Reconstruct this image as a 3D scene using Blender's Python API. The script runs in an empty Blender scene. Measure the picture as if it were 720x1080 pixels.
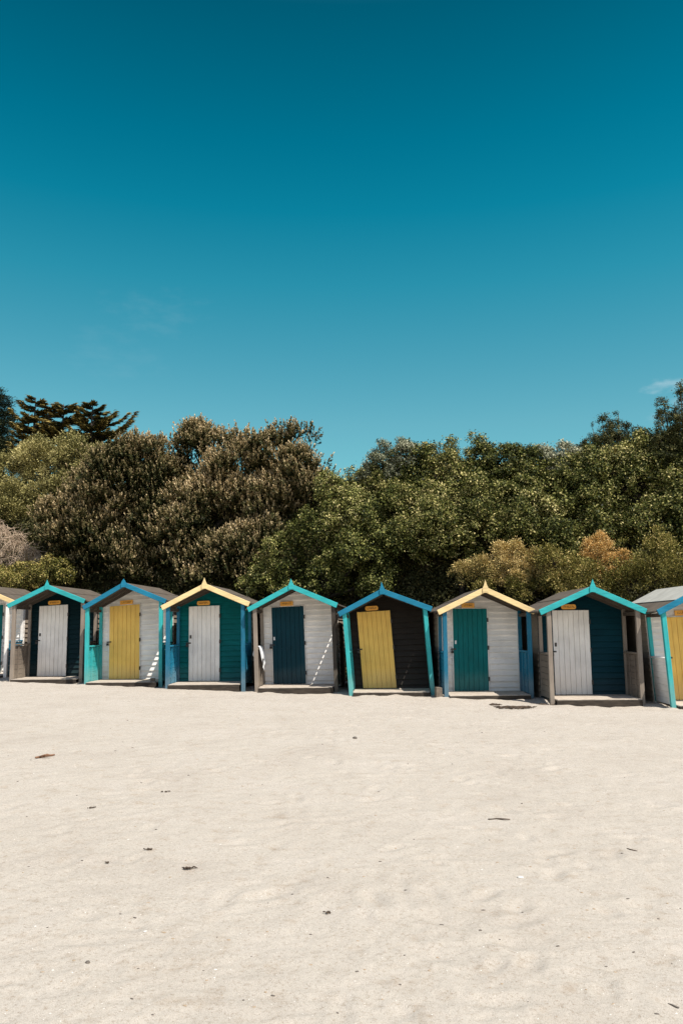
import bpy, math, random
import numpy as np
from mathutils import Vector, Matrix

RNG = np.random.default_rng(11)
random.seed(5)
scene = bpy.context.scene
COL = scene.collection

# ------------------------------------------------------------------ camera
CAM_H = 1.5
F_PX = 831.0
PITCH = math.atan(120 / F_PX)
cam_d = bpy.data.cameras.new("camera")
cam_d.sensor_fit = 'HORIZONTAL'
cam_d.sensor_width = 36.0
cam_d.lens = F_PX / 720 * 36.0
cam_d.clip_start = 0.05
cam_d.clip_end = 2000
cam = bpy.data.objects.new("camera", cam_d)
COL.objects.link(cam)
cam.location = (0, 0, CAM_H)
cam.rotation_euler = (math.radians(90) + PITCH, 0, 0)
scene.camera = cam

# ------------------------------------------------------------------ helpers
def link(o, parent=None):
    COL.objects.link(o)
    if parent is not None:
        o.parent = parent
    return o

def tag(o, label=None, cat=None, group=None, kind=None):
    if label: o["label"] = label
    if cat: o["category"] = cat
    if group: o["group"] = group
    if kind: o["kind"] = kind
    return o

def empty(name, loc, rz=0.0):
    o = bpy.data.objects.new(name, None)
    o.empty_display_size = 0.2
    o.location = loc
    o.rotation_euler = (0, 0, rz)
    return link(o)

class MB:
    def __init__(self, T=None):
        self.v = []; self.f = []; self.T = T
    def pt(self, p):
        self.v.append(self.T(*p) if self.T else tuple(p)); return len(self.v) - 1
    def hexa(self, p8):
        i = [self.pt(p) for p in p8]
        for q in ((0,3,2,1),(4,5,6,7),(0,1,5,4),(1,2,6,5),(2,3,7,6),(3,0,4,7)):
            self.f.append(tuple(i[k] for k in q))
    def box(self, x0, x1, y0, y1, z0, z1):
        self.hexa([(x0,y0,z0),(x1,y0,z0),(x1,y1,z0),(x0,y1,z0),(x0,y0,z1),(x1,y0,z1),(x1,y1,z1),(x0,y1,z1)])
    def prism_xz(self, poly, y0, y1):
        n = len(poly)
        a = [self.pt((x, y0, z)) for x, z in poly]; b = [self.pt((x, y1, z)) for x, z in poly]
        self.f.append(tuple(a)); self.f.append(tuple(reversed(b)))
        for k in range(n):
            m = (k + 1) % n
            self.f.append((a[m], a[k], b[k], b[m]))
    def tube(self, pts, rad, n=7):
        pts = [Vector(p) for p in pts]; rings = []
        for k, p in enumerate(pts):
            d = (pts[min(k+1, len(pts)-1)] - pts[max(k-1, 0)]).normalized()
            a = d.cross(Vector((0.3, 0.2, 1)) if abs(d.z) < .9 else Vector((1, .2, 0))).normalized(); b = d.cross(a)
            r = rad[k]
            rings.append([self.pt(p + a*(r*math.cos(t)) + b*(r*math.sin(t))) for t in [2*math.pi*j/n for j in range(n)]])
        for k in range(len(rings) - 1):
            for j in range(n):
                m = (j + 1) % n
                self.f.append((rings[k][j], rings[k][m], rings[k+1][m], rings[k+1][j]))
        self.f.append(tuple(reversed(rings[0]))); self.f.append(tuple(rings[-1]))
    def build(self, name, mat, parent=None, bevel=0.0, smooth=False):
        me = bpy.data.meshes.new(name)
        me.from_pydata(self.v, [], self.f)
        me.materials.append(mat)
        me.validate(); 
        o = link(bpy.data.objects.new(name, me), parent)
        import bmesh
        bm = bmesh.new(); bm.from_mesh(me)
        bmesh.ops.recalc_face_normals(bm, faces=bm.faces)
        bm.to_mesh(me); bm.free()
        if smooth:
            for p in me.polygons: p.use_smooth = True
        if bevel > 0:
            m = o.modifiers.new("bevel", 'BEVEL'); m.width = bevel; m.segments = 2; m.limit_method = 'ANGLE'
        return o

# ------------------------------------------------------------------ materials
def new_mat(name):
    m = bpy.data.materials.new(name); m.use_nodes = True
    nt = m.node_tree
    b = nt.nodes["Principled BSDF"]
    return m, nt, b

def N(nt, t, **kw):
    n = nt.nodes.new(t)
    for k, v in kw.items():
        if k in n.inputs.keys(): n.inputs[k].default_value = v
        else: setattr(n, k, v)
    return n

def ramp(nt, stops, interp='LINEAR'):
    r = nt.nodes.new('ShaderNodeValToRGB'); r.color_ramp.interpolation = interp
    e = r.color_ramp.elements
    while len(e) < len(stops): e.new(0.5)
    for k, (p, c) in enumerate(stops):
        e[k].position = p; e[k].color = (*c, 1) if len(c) == 3 else c
    return r

def paint(name, col, rough=0.55, wear=0.5, wear_col=(.30, .26, .21), vert=False, dirt=0.22, streak=.76):
    """old exterior paint: blotches, streaks along the grain, worn flecks, splash dirt near the sand"""
    m, nt, b = new_mat(name); L = nt.links
    tc = N(nt, 'ShaderNodeTexCoord')
    oi = N(nt, 'ShaderNodeObjectInfo')
    off = N(nt, 'ShaderNodeVectorMath', operation='SCALE'); off.inputs['Scale'].default_value = 37.0
    cmb = N(nt, 'ShaderNodeCombineXYZ')
    for k in range(3): L.new(oi.outputs['Random'], cmb.inputs[k])
    L.new(cmb.outputs[0], off.inputs[0])
    add = N(nt, 'ShaderNodeVectorMath', operation='ADD')
    L.new(tc.outputs['Object'], add.inputs[0]); L.new(off.outputs[0], add.inputs[1])
    mp = N(nt, 'ShaderNodeMapping'); L.new(add.outputs[0], mp.inputs[0])
    mp.inputs['Scale'].default_value = (14, 14, 1.2) if vert else (1.2, 1.2, 14)
    n1 = N(nt, 'ShaderNodeTexNoise', Scale=2.2, Detail=5.0); L.new(add.outputs[0], n1.inputs['Vector'])
    n2 = N(nt, 'ShaderNodeTexNoise', Scale=3.0, Detail=6.0); L.new(mp.outputs[0], n2.inputs['Vector'])
    n3 = N(nt, 'ShaderNodeTexNoise', Scale=9.0, Detail=8.0, Roughness=.7); L.new(mp.outputs[0], n3.inputs['Vector'])
    c = Vector(col)
    r1 = ramp(nt, [(.3, tuple(c*.84)), (.7, tuple(min(1, x) for x in c*1.08))]); L.new(n1.outputs[0], r1.inputs[0])
    mx = N(nt, 'ShaderNodeMix', data_type='RGBA', blend_type='MULTIPLY'); mx.inputs[0].default_value = 1
    r2 = ramp(nt, [(.3, (streak, streak, streak)), (.6, (1, 1, 1))]); L.new(n2.outputs[0], r2.inputs[0])
    L.new(r1.outputs[0], mx.inputs[6]); L.new(r2.outputs[0], mx.inputs[7])
    wr = ramp(nt, [(.62, (0, 0, 0)), (.70, (wear, wear, wear))]); L.new(n3.outputs[0], wr.inputs[0])
    m2 = N(nt, 'ShaderNodeMix', data_type='RGBA'); L.new(wr.outputs[0], m2.inputs[0])
    L.new(mx.outputs[2], m2.inputs[6]); m2.inputs[7].default_value = (*wear_col, 1)
    # splashed sand near the ground
    sp = N(nt, 'ShaderNodeSeparateXYZ'); L.new(tc.outputs['Object'], sp.inputs[0])
    ad = N(nt, 'ShaderNodeMath', operation='MULTIPLY_ADD'); L.new(n1.outputs[0], ad.inputs[0]); ad.inputs[1].default_value = -.55; L.new(sp.outputs[2], ad.inputs[2])
    rd = ramp(nt, [(0.0, (dirt,)*3), (.28, (0, 0, 0))]); L.new(ad.outputs[0], rd.inputs[0])
    m3 = N(nt, 'ShaderNodeMix', data_type='RGBA'); L.new(rd.outputs[0], m3.inputs[0])
    L.new(m2.outputs[2], m3.inputs[6]); m3.inputs[7].default_value = (.40, .35, .28, 1)
    L.new(m3.outputs[2], b.inputs['Base Color'])
    rr = N(nt, 'ShaderNodeMapRange'); L.new(n2.outputs[0], rr.inputs[0]); rr.inputs[3].default_value = rough-.12; rr.inputs[4].default_value = rough+.18
    L.new(rr.outputs[0], b.inputs['Roughness'])
    b.inputs['Specular IOR Level'].default_value = .16
    bp = N(nt, 'ShaderNodeBump', Strength=.35, Distance=.004); L.new(n3.outputs[0], bp.inputs['Height']); L.new(bp.outputs[0], b.inputs['Normal'])
    return m

def simple(name, c0, c1, scale=6.0, rough=.8, bump=.3, dist=.01, stretch=None):
    m, nt, b = new_mat(name); L = nt.links
    tc = N(nt, 'ShaderNodeTexCoord'); mp = N(nt, 'ShaderNodeMapping'); L.new(tc.outputs['Object'], mp.inputs[0])
    if stretch: mp.inputs['Scale'].default_value = stretch
    n = N(nt, 'ShaderNodeTexNoise', Scale=scale, Detail=8.0, Roughness=.65); L.new(mp.outputs[0], n.inputs['Vector'])
    r = ramp(nt, [(.3, c0), (.7, c1)]); L.new(n.outputs[0], r.inputs[0])
    L.new(r.outputs[0], b.inputs['Base Color']); b.inputs['Roughness'].default_value = rough
    bp = N(nt, 'ShaderNodeBump', Strength=bump, Distance=dist); L.new(n.outputs[0], bp.inputs['Height']); L.new(bp.outputs[0], b.inputs['Normal'])
    return m

TURQ = (.04, .43, .45); BLUE = (.016, .20, .33); CREAM = (.86, .66, .34)
M = {
 'turq': paint('turquoise_paint', TURQ), 'turq_post': paint('turquoise_post_paint', (.045, .44, .45), vert=True),
 'blue': paint('blue_paint', BLUE), 'blue_post': paint('blue_post_paint', (.018, .15, .25), vert=True),
 'cream': paint('cream_paint', CREAM, wear=.15),
 'grey_post': paint('weathered_grey_wood', (.28, .235, .195), rough=.8, wear=.5, wear_col=(.2, .17, .14), vert=True),
 'grey_panel': paint('weathered_grey_boards', (.20, .165, .135), rough=.8, wear=.5, wear_col=(.22, .18, .15)),
 'dark_post': paint('dark_weathered_post', (.06, .05, .042), rough=.8, wear=.4, wear_col=(.3, .26, .2), vert=True),
 'white': paint('white_boards', (.92, .89, .85), streak=.9, wear=.2, wear_col=(.55, .50, .44)),
 'white_door': paint('white_door_paint', (.92, .89, .85), streak=.9, vert=True, wear=.1),
 'yellow_door': paint('yellow_door_paint', (.96, .60, .15), streak=.88, vert=True, wear=.15, wear_col=(.5, .36, .15)),
 'navy_door': paint('dark_teal_door_paint', (.001, .042, .064), vert=True, wear=.1, dirt=.06),
 'teal_door': paint('teal_door_paint', (.001, .155, .16), vert=True, wear=.12, dirt=.08),
 'teal': paint('teal_boards', (.001, .145, .15), wear=.1, dirt=.05),
 'navy': paint('dark_teal_boards', (.001, .038, .056), wear=.1, dirt=.03),
 'navy_dark': paint('very_dark_teal_boards', (.002, .020, .026), wear=.1, dirt=.03),
 'black': paint('black_boards', (.026, .021, .017), wear=.2, dirt=.03, wear_col=(.10, .09, .08)),
 'side': paint('side_boards', (.27, .225, .18), wear=.4, wear_col=(.25, .2, .16), rough=.75),
 'deck': simple('deck_wood', (.26, .215, .17), (.60, .53, .45), 7, .85, .4, .006, (1, 6, 6)),
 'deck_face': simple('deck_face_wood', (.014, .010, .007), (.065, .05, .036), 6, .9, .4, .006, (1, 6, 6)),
 'felt': simple('roof_felt', (.055, .043, .031), (.115, .093, .070), 5, .95, .5, .006),
 'felt_grey': simple('roof_felt_new', (.30, .30, .27), (.42, .42, .38), 4, .9, .4, .005),
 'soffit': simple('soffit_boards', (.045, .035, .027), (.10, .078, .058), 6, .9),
 'sign': simple('orange_plate', (.85, .38, .04), (.92, .46, .07), 8, .5, .1),
 'ink': simple('dark_lettering', (.16, .06, .012), (.22, .09, .02), 8, .6, .05),
 'iron': simple('black_iron', (.012, .011, .010), (.04, .03, .025), 30, .5, .2, .002),
 'plate': simple('pale_metal_plate', (.55, .56, .56), (.75, .75, .74), 20, .4, .1, .001),
 'bark': simple('bark', (.022, .017, .012), (.075, .058, .042), 9, .95, .8, .03, (1, 1, .3)),
 'twig': simple('dry_twig', (.30, .22, .155), (.58, .46, .34), 6, .95),
 'twig_dark': simple('dead_brushwood', (.016, .011, .008), (.055, .040, .028), 6, .95),
 'towel': simple('grey_towel', (.52, .54, .57), (.74, .76, .78), 12, .95, .4, .004),
 'weed': simple('dry_seaweed', (.02, .013, .008), (.09, .055, .03), 20, .7, .4, .004),
 'stick': simple('driftwood', (.14, .07, .04), (.26, .14, .08), 20, .85, .4, .004),
 'stone_dark': simple('dark_pebble', (.05, .042, .036), (.16, .135, .11), 30, .7, .2, .002),
 'stone_tan': simple('tan_pebble', (.26, .19, .12), (.40, .31, .22), 30, .8, .2, .002),
 'shell': simple('white_shell', (.55, .53, .49), (.66, .64, .60), 30, .5, .2, .002),
 'block': simple('wood_block', (.09, .07, .055), (.22, .18, .14), 12, .9, .4, .006),
}

def sand_material():
    m, nt, b = new_mat('beach_sand'); L = nt.links
    tc = N(nt, 'ShaderNodeTexCoord')
    n1 = N(nt, 'ShaderNodeTexNoise', Scale=.9, Detail=7.0, Roughness=.65); L.new(tc.outputs['Object'], n1.inputs['Vector'])
    n2 = N(nt, 'ShaderNodeTexNoise', Scale=260.0, Detail=3.0); L.new(tc.outputs['Object'], n2.inputs['Vector'])
    n3 = N(nt, 'ShaderNodeTexNoise', Scale=7.0, Detail=8.0, Roughness=.7); L.new(tc.outputs['Object'], n3.inputs['Vector'])
    r1 = ramp(nt, [(.30, (.382, .343, .297)), (.5, (.416, .378, .328)), (.68, (.430, .392, .345))]); L.new(n1.outputs[0], r1.inputs[0])
    r3 = ramp(nt, [(.28, (.84, .785, .73)), (.46, (1, 1, 1)), (.75, (1.02, 1.02, 1.02))]); L.new(n3.outputs[0], r3.inputs[0])
    r2 = ramp(nt, [(.28, (.58, .54, .50)), (.46, (1, 1, 1)), (.72, (1.14, 1.14, 1.14))]); L.new(n2.outputs[0], r2.inputs[0])
    a = N(nt, 'ShaderNodeMix', data_type='RGBA', blend_type='MULTIPLY'); a.inputs[0].default_value = 1
    L.new(r1.outputs[0], a.inputs[6]); L.new(r3.outputs[0], a.inputs[7])
    c = N(nt, 'ShaderNodeMix', data_type='RGBA', blend_type='MULTIPLY'); c.inputs[0].default_value = 1
    L.new(a.outputs[2], c.inputs[6]); L.new(r2.outputs[0], c.inputs[7])
    n4 = N(nt, 'ShaderNodeTexNoise', Scale=48.0, Detail=4.0, Roughness=.7); L.new(tc.outputs['Object'], n4.inputs['Vector'])
    r4 = ramp(nt, [(.30, (.74, .69, .64)), (.46, (1, 1, 1)), (.75, (1.08, 1.08, 1.08))]); L.new(n4.outputs[0], r4.inputs[0])
    c0 = c; c = N(nt, 'ShaderNodeMix', data_type='RGBA', blend_type='MULTIPLY'); c.inputs[0].default_value = 1
    L.new(c0.outputs[2], c.inputs[6]); L.new(r4.outputs[0], c.inputs[7])
    # sparse coarse grains
    vo = N(nt, 'ShaderNodeTexVoronoi', Scale=55.0); L.new(tc.outputs['Object'], vo.inputs['Vector'])
    lt = N(nt, 'ShaderNodeMath', operation='LESS_THAN'); L.new(vo.outputs['Distance'], lt.inputs[0]); lt.inputs[1].default_value = .13
    sc = N(nt, 'ShaderNodeSeparateColor'); L.new(vo.outputs['Color'], sc.inputs[0])
    gt = N(nt, 'ShaderNodeMath', operation='GREATER_THAN'); L.new(sc.outputs[0], gt.inputs[0]); gt.inputs[1].default_value = .80
    mu = N(nt, 'ShaderNodeMath', operation='MULTIPLY'); L.new(lt.outputs[0], mu.inputs[0]); L.new(gt.outputs[0], mu.inputs[1])
    gr = ramp(nt, [(.0, (.16, .12, .09)), (.45, (.36, .26, .18)), (.6, (.80, .77, .72))]); L.new(sc.outputs[1], gr.inputs[0])
    d = N(nt, 'ShaderNodeMix', data_type='RGBA'); L.new(mu.outputs[0], d.inputs[0]); L.new(c.outputs[2], d.inputs[6]); L.new(gr.outputs[0], d.inputs[7])
    L.new(d.outputs[2], b.inputs['Base Color'])
    b.inputs['Roughness'].default_value = .95; b.inputs['Specular IOR Level'].default_value = .15
    ad = N(nt, 'ShaderNodeMath', operation='MULTIPLY_ADD'); L.new(n2.outputs[0], ad.inputs[0]); ad.inputs[1].default_value = .35; L.new(n3.outputs[0], ad.inputs[2])
    bp = N(nt, 'ShaderNodeBump', Strength=.55, Distance=.02); L.new(ad.outputs[0], bp.inputs['Height']); L.new(bp.outputs[0], b.inputs['Normal'])
    return m

def leaf_material(name, stops, gloss=.6, trans=.06, spec=.12):
    m, nt, b = new_mat(name); L = nt.links
    at = N(nt, 'ShaderNodeAttribute', attribute_name='tint')
    r = ramp(nt, stops); L.new(at.outputs['Fac'], r.inputs[0])
    L.new(r.outputs[0], b.inputs['Base Color']); b.inputs['Roughness'].default_value = gloss
    b.inputs['Specular IOR Level'].default_value = spec
    t = N(nt, 'ShaderNodeBsdfTranslucent'); L.new(r.outputs[0], t.inputs[0])
    mx = N(nt, 'ShaderNodeMixShader'); mx.inputs[0].default_value = trans
    L.new(b.outputs[0], mx.inputs[1]); L.new(t.outputs[0], mx.inputs[2])
    L.new(mx.outputs[0], nt.nodes['Material Output'].inputs[0])
    return m

LM = {
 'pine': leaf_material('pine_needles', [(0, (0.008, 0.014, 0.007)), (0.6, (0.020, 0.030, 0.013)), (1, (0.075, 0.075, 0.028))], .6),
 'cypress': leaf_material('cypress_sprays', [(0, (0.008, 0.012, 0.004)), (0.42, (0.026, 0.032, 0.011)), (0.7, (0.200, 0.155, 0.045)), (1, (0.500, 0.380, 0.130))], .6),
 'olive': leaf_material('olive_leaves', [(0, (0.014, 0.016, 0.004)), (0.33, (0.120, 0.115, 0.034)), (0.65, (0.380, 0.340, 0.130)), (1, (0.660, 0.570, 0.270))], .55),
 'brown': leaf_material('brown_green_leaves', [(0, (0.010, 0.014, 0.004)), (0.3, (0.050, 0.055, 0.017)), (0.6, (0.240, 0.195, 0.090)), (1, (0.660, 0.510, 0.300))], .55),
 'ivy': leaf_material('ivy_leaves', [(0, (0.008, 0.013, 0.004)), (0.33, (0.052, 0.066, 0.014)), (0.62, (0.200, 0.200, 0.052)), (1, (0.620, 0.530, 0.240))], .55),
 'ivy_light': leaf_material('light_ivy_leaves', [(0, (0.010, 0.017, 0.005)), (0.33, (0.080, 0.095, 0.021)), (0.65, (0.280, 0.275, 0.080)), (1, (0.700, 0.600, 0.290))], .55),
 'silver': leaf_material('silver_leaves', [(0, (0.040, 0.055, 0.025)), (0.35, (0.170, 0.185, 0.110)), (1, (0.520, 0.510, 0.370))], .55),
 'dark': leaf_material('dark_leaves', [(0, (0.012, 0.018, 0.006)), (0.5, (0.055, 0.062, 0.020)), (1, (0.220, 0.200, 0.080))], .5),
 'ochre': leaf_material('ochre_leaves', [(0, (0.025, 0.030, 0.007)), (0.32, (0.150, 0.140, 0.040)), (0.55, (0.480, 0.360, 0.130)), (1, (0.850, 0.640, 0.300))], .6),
 'orange': leaf_material('orange_leaves', [(0, (0.060, 0.050, 0.014)), (0.25, (0.340, 0.230, 0.070)), (0.55, (0.780, 0.500, 0.180)), (1, (0.920, 0.720, 0.380))], .7),
 'yellowgreen': leaf_material('yellow_green_leaves', [(0, (0.014, 0.018, 0.004)), (0.37, (0.130, 0.125, 0.027)), (0.7, (0.380, 0.320, 0.100)), (1, (0.720, 0.540, 0.230))], .45),
 'cover': leaf_material('ground_cover_leaves', [(0, (0.020, 0.024, 0.009)), (0.6, (0.060, 0.058, 0.020)), (1, (0.160, 0.130, 0.050))], .55),
}

# ------------------------------------------------------------------ terrain
GZ = lambda x: .035 - .0105 * x
ROW0, ROWS = 17.93, .366
def row_y(x): return ROW0 - ROWS * x

def vnoise(x, y, seed):
    """smooth value noise on arrays"""
    def h(i, j):
        n = (i * 374761393 + j * 668265263 + seed * 974711) & 0x7fffffff
        n = ((n ^ (n >> 13)) * 1274126177) & 0x7fffffff
        return ((n ^ (n >> 16)) & 0xffff) / 65535.0
    xi = np.floor(x).astype(np.int64); yi = np.floor(y).astype(np.int64)
    u = x - xi; v = y - yi
    u = u*u*(3-2*u); v = v*v*(3-2*v)
    return (h(xi, yi)*(1-u)+h(xi+1, yi)*u)*(1-v) + (h(xi, yi+1)*(1-u)+h(xi+1, yi+1)*u)*v - .5

def grid_mesh(name, xs, ys, zf, mat):
    X, Y = np.meshgrid(xs, ys)
    Z = zf(X, Y)
    nv = X.size; nx = len(xs); ny = len(ys)
    co = np.stack([X.ravel(), Y.ravel(), Z.ravel()], 1).astype(np.float32)
    i = (np.arange(ny-1)[:, None]*nx + np.arange(nx-1)[None, :]).ravel()
    q = np.stack([i, i+1, i+nx+1, i+nx], 1).astype(np.int32)
    me = bpy.data.meshes.new(name)
    me.vertices.add(nv); me.vertices.foreach_set('co', co.ravel())
    me.loops.add(q.size); me.loops.foreach_set('vertex_index', q.ravel())
    me.polygons.add(len(q)); me.polygons.foreach_set('loop_start', np.arange(0, q.size, 4, dtype=np.int32))
    me.polygons.foreach_set('use_smooth', np.ones(len(q), dtype=bool))
    me.update(calc_edges=True); me.validate()
    me.materials.append(mat)
    return link(bpy.data.objects.new(name, me))

FOOT = []
for _ in range(330):
    y = 3.0 + 14.5 * random.random()**1.3; x = (random.random()*2-1)*(1.5 + y*.46)
    if random.random() < .35: x = abs(x)
    FOOT.append((x, y, random.uniform(-.7, .7) + (math.pi/2 if random.random() < .4 else 0), random.uniform(.5, .95)))

def sand_z(X, Y):
    Z = GZ(np.clip(X, -30, 30)) + 0*Y
    amp = np.exp(-np.maximum(0, np.abs(X)-14)/6) * np.exp(-np.maximum(0, Y-24)/6) * np.exp(-np.maximum(0, 1-Y)/6)
    # warp keeps the noise lattice from showing
    wx = X + .4*vnoise(X*1.3, Y*1.3, 91); wy = Y + .4*vnoise(X*1.3, Y*1.3, 92)
    d = .024*vnoise(wx*.55, wy*.55, 1) + .016*vnoise(wx*1.9+7, wy*1.9, 2) + .014*vnoise(wx*4.6, wy*4.6+3, 3) + .017*vnoise(wx*11, wy*11, 4)
    near = np.clip((9-Y)/6, 0, 1)
    d = d + near*.012*vnoise(wx*26, wy*26, 5)
    Z = Z + d*amp*.55
    # scoured and heaped sand along the fronts of the huts
    f = np.exp(-((Y - row_y(X) + .30)/.5)**2)
    Z = Z + f*(-.055*(1-.85*np.exp(-((X-2.0)/1.7)**2)) + .06*vnoise(X*1.7, Y*1.7, 61) + .05*vnoise(X*4.3, Y*4.3, 62))
    for fx, fy, a, s in FOOT:
        m = (np.abs(X-fx) < .35) & (np.abs(Y-fy) < .35)
        if not m.any(): continue
        dx = X[m]-fx; dy = Y[m]-fy
        u = (dx*math.cos(a)+dy*math.sin(a))/(.14*s); v = (-dx*math.sin(a)+dy*math.cos(a))/(.065*s)
        r2 = u*u+v*v
        Z[m] += s*(-.017*np.exp(-r2*1.1) +   .005*np.exp(-(np.sqrt(r2)-1.7)**2*3))
    return Z

def nonuni(fine_lo, fine_hi, n, far_lo, far_hi, k=14):
    a = np.linspace(fine_lo, fine_hi, n)
    lo = fine_lo - np.geomspace(.2, fine_lo-far_lo, k)[::-1]
    hi = fine_hi + np.geomspace(.2, far_hi-fine_hi, k)
    return np.concatenate([lo, a, hi])
t = np.linspace(-1, 1, 620)
xs_f = 12.5*np.sinh(2.6*t)/math.sinh(2.6)
xs = np.concatenate([-12.5-np.geomspace(.2, 290, 16)[::-1], xs_f, 12.5+np.geomspace(.2, 290, 16)])
ys_f = np.geomspace(2.2, 24, 640)
ys = np.concatenate([2.2-np.geomspace(.1, 80, 16)[::-1], ys_f, 24+np.geomspace(.2, 280, 16)])
sand = grid_mesh('sand', xs, ys, sand_z, sand_material())
tag(sand, 'pale dry sand of the beach in front of the huts', kind='structure')

def bank_h(o):
    s = np.clip((o-3.5)/4.6, 0, 1); s = s*s*(3-2*s)
    return -.6 + .6*np.clip((o-2.9)/.8, 0, 1) + 6.0*s + .06*np.clip(o-8.5, 0, 60)
def bank_z(X, Y):
    o = Y - row_y(np.clip(X, -14, 11))
    return bank_h(o) + .25*vnoise(X*.8, Y*.8, 8) * np.clip((o-3.6)/2, 0, 1) + .1*vnoise(X*2.7, Y*2.7, 9)*np.clip((o-3.4)/1, 0, 1) + GZ(np.clip(X, -20, 20))
hill = grid_mesh('hillside', np.concatenate([np.linspace(-150, -22, 20), np.linspace(-20, 16, 150), np.linspace(18, 150, 20)]),
                 np.concatenate([np.linspace(11, 40, 150), np.geomspace(41, 260, 25)]), bank_z,
                 simple('hillside_soil', (.035, .026, .016), (.11, .08, .05), 3, .95, .6, .05))
tag(hill, 'dark earth bank rising behind the row of huts', kind='structure')

# ------------------------------------------------------------------ foliage
def px_to_world(px, py, off):
    """where the line of sight of a photo point meets the bank layer OFF metres behind the hut row"""
    c, s = math.cos(PITCH), math.sin(PITCH)
    a = (px-360)/F_PX; b = (540-py)/F_PX
    r = (a, c-b*s, s+b*c)
    t = (ROW0+off)/(r[1]+ROWS*r[0])
    return np.array([r[0]*t, r[1]*t, CAM_H+r[2]*t]), F_PX/(t*1.0)

def norm(a): return a/np.maximum(1e-9, np.linalg.norm(a, axis=-1, keepdims=True))

def leaves(base, axis, up, length, width, fold=.18):
    """diamond leaves: base (n,3), axis direction, up = leaf normal; returns (n,4,3)"""
    side = norm(np.cross(axis, up)); nn = norm(np.cross(side, axis))
    L = length[:, None]; W = width[:, None]
    mid = base + axis*L*.45
    return np.stack([base, mid+side*W*.5+nn*W*fold, base+axis*L-nn*L*.08, mid-side*W*.5+nn*W*fold], 1)

def clump(kind, rng):
    """one leafy clump of about unit radius around the origin, +z outward"""
    if kind == 'broad':
        n = 105
        p = rng.normal(0, .37, (n, 3)); p[:, 2] *= .6
        out = norm(p + np.array([0, 0, .5]) + rng.normal(0, .25, (n, 3)))
        ax = norm(np.cross(out, rng.normal(0, 1, (n, 3))) + out*.35)
        q = leaves(p, ax, norm(out + rng.normal(0, .5, (n, 3))), rng.uniform(.20, .34, n), rng.uniform(.13, .20, n))
        tint = np.clip(rng.normal(.45, .26, n), 0, 1)
        return q, tint
    if kind == 'spike':
        qs = []; ts = []
        for _ in range(8):
            b = rng.normal(0, .42, 3); b[2] *= .35
            ax = norm(np.array([b[0]*.35, b[1]*.35, 1.0]) + rng.normal(0, .13, 3))
            H = rng.uniform(.8, 1.5); n = 16
            t = rng.uniform(.0, 1, n)
            p = b + ax*(t*H)[:, None]
            rad = norm(np.cross(ax, rng.normal(0, 1, (n, 3))))
            la = norm(rad*(.95-.65*t)[:, None] + ax*(.3+.75*t)[:, None])
            qs.append(leaves(p, la, norm(ax*.8 - rad*.2 + rng.normal(0, .25, (n, 3))), rng.uniform(.26, .42, n)*(1-.35*t), rng.uniform(.13, .20, n)))
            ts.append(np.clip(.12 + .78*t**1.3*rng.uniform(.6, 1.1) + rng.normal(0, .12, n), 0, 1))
        return np.concatenate(qs), np.concatenate(ts)
    if kind == 'fine':
        n = 90
        p = rng.normal(0, .42, (n, 3)); p[:, 2] *= .7
        ax = norm(p*.6 + np.array([0, 0, .7]) + rng.normal(0, .45, (n, 3)))
        q = leaves(p, ax, norm(rng.normal(0, 1, (n, 3)) + np.array([0, -.3, .6])), rng.uniform(.20, .36, n), rng.uniform(.10, .16, n))
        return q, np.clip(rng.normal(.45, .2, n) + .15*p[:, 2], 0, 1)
    if kind == 'needle':
        n = 80
        p = rng.normal(0, .45, (n, 3)); p[:, 2] *= .28
        ax = norm(p*np.array([1, 1, .3]) + np.array([0, 0, .25]) + rng.normal(0, .3, (n, 3)))
        q = leaves(p, ax, norm(rng.normal(0, .6, (n, 3)) + np.array([0, 0, 1])), rng.uniform(.25, .45, n), rng.uniform(.06, .10, n))
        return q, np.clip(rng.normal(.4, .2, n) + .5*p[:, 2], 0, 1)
    raise KeyError(kind)

PROTO = {k: [clump(k, RNG) for _ in range(7)] for k in ('broad', 'spike', 'fine', 'needle')}

def build_leaf_mesh(name, quads, tint, mat, parent):
    n = len(quads)
    me = bpy.data.meshes.new(name)
    me.vertices.add(n*4); me.vertices.foreach_set('co', quads.astype(np.float32).ravel())
    me.loops.add(n*4); me.loops.foreach_set('vertex_index', np.arange(n*4, dtype=np.int32))
    me.polygons.add(n); me.polygons.foreach_set('loop_start', np.arange(0, n*4, 4, dtype=np.int32))
    me.update(calc_edges=True)
    a = me.attributes.new('tint', 'FLOAT', 'FACE'); a.data.foreach_set('value', tint.astype(np.float32))
    me.materials.append(mat)
    return link(bpy.data.objects.new(name, me), parent)

def scatter(pos, outw, size, kind, rng, tint_shift):
    """instances of the clump prototypes merged into arrays"""
    Q = []; Tn = []
    which = rng.integers(0, len(PROTO[kind]), len(pos))
    for w in range(len(PROTO[kind])):
        s = which == w
        if not s.any(): continue
        p = pos[s]; z = norm(outw[s]); m = len(p)
        x = norm(np.cross(z, rng.normal(0, 1, (m, 3)))); y = np.cross(z, x)
        R = np.stack([x, y, z], 2)*size[s][:, None, None]
        q, t = PROTO[kind][w]
        Q.append((np.einsum('mij,nkj->mnki', R, q) + p[:, None, None, :]).reshape(-1, 4, 3))
        Tn.append(np.clip(t[None, :] + tint_shift[s][:, None] + rng.normal(0, .03, (m, len(t))), 0, 1).ravel())
    return np.concatenate(Q), np.concatenate(Tn)

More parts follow.
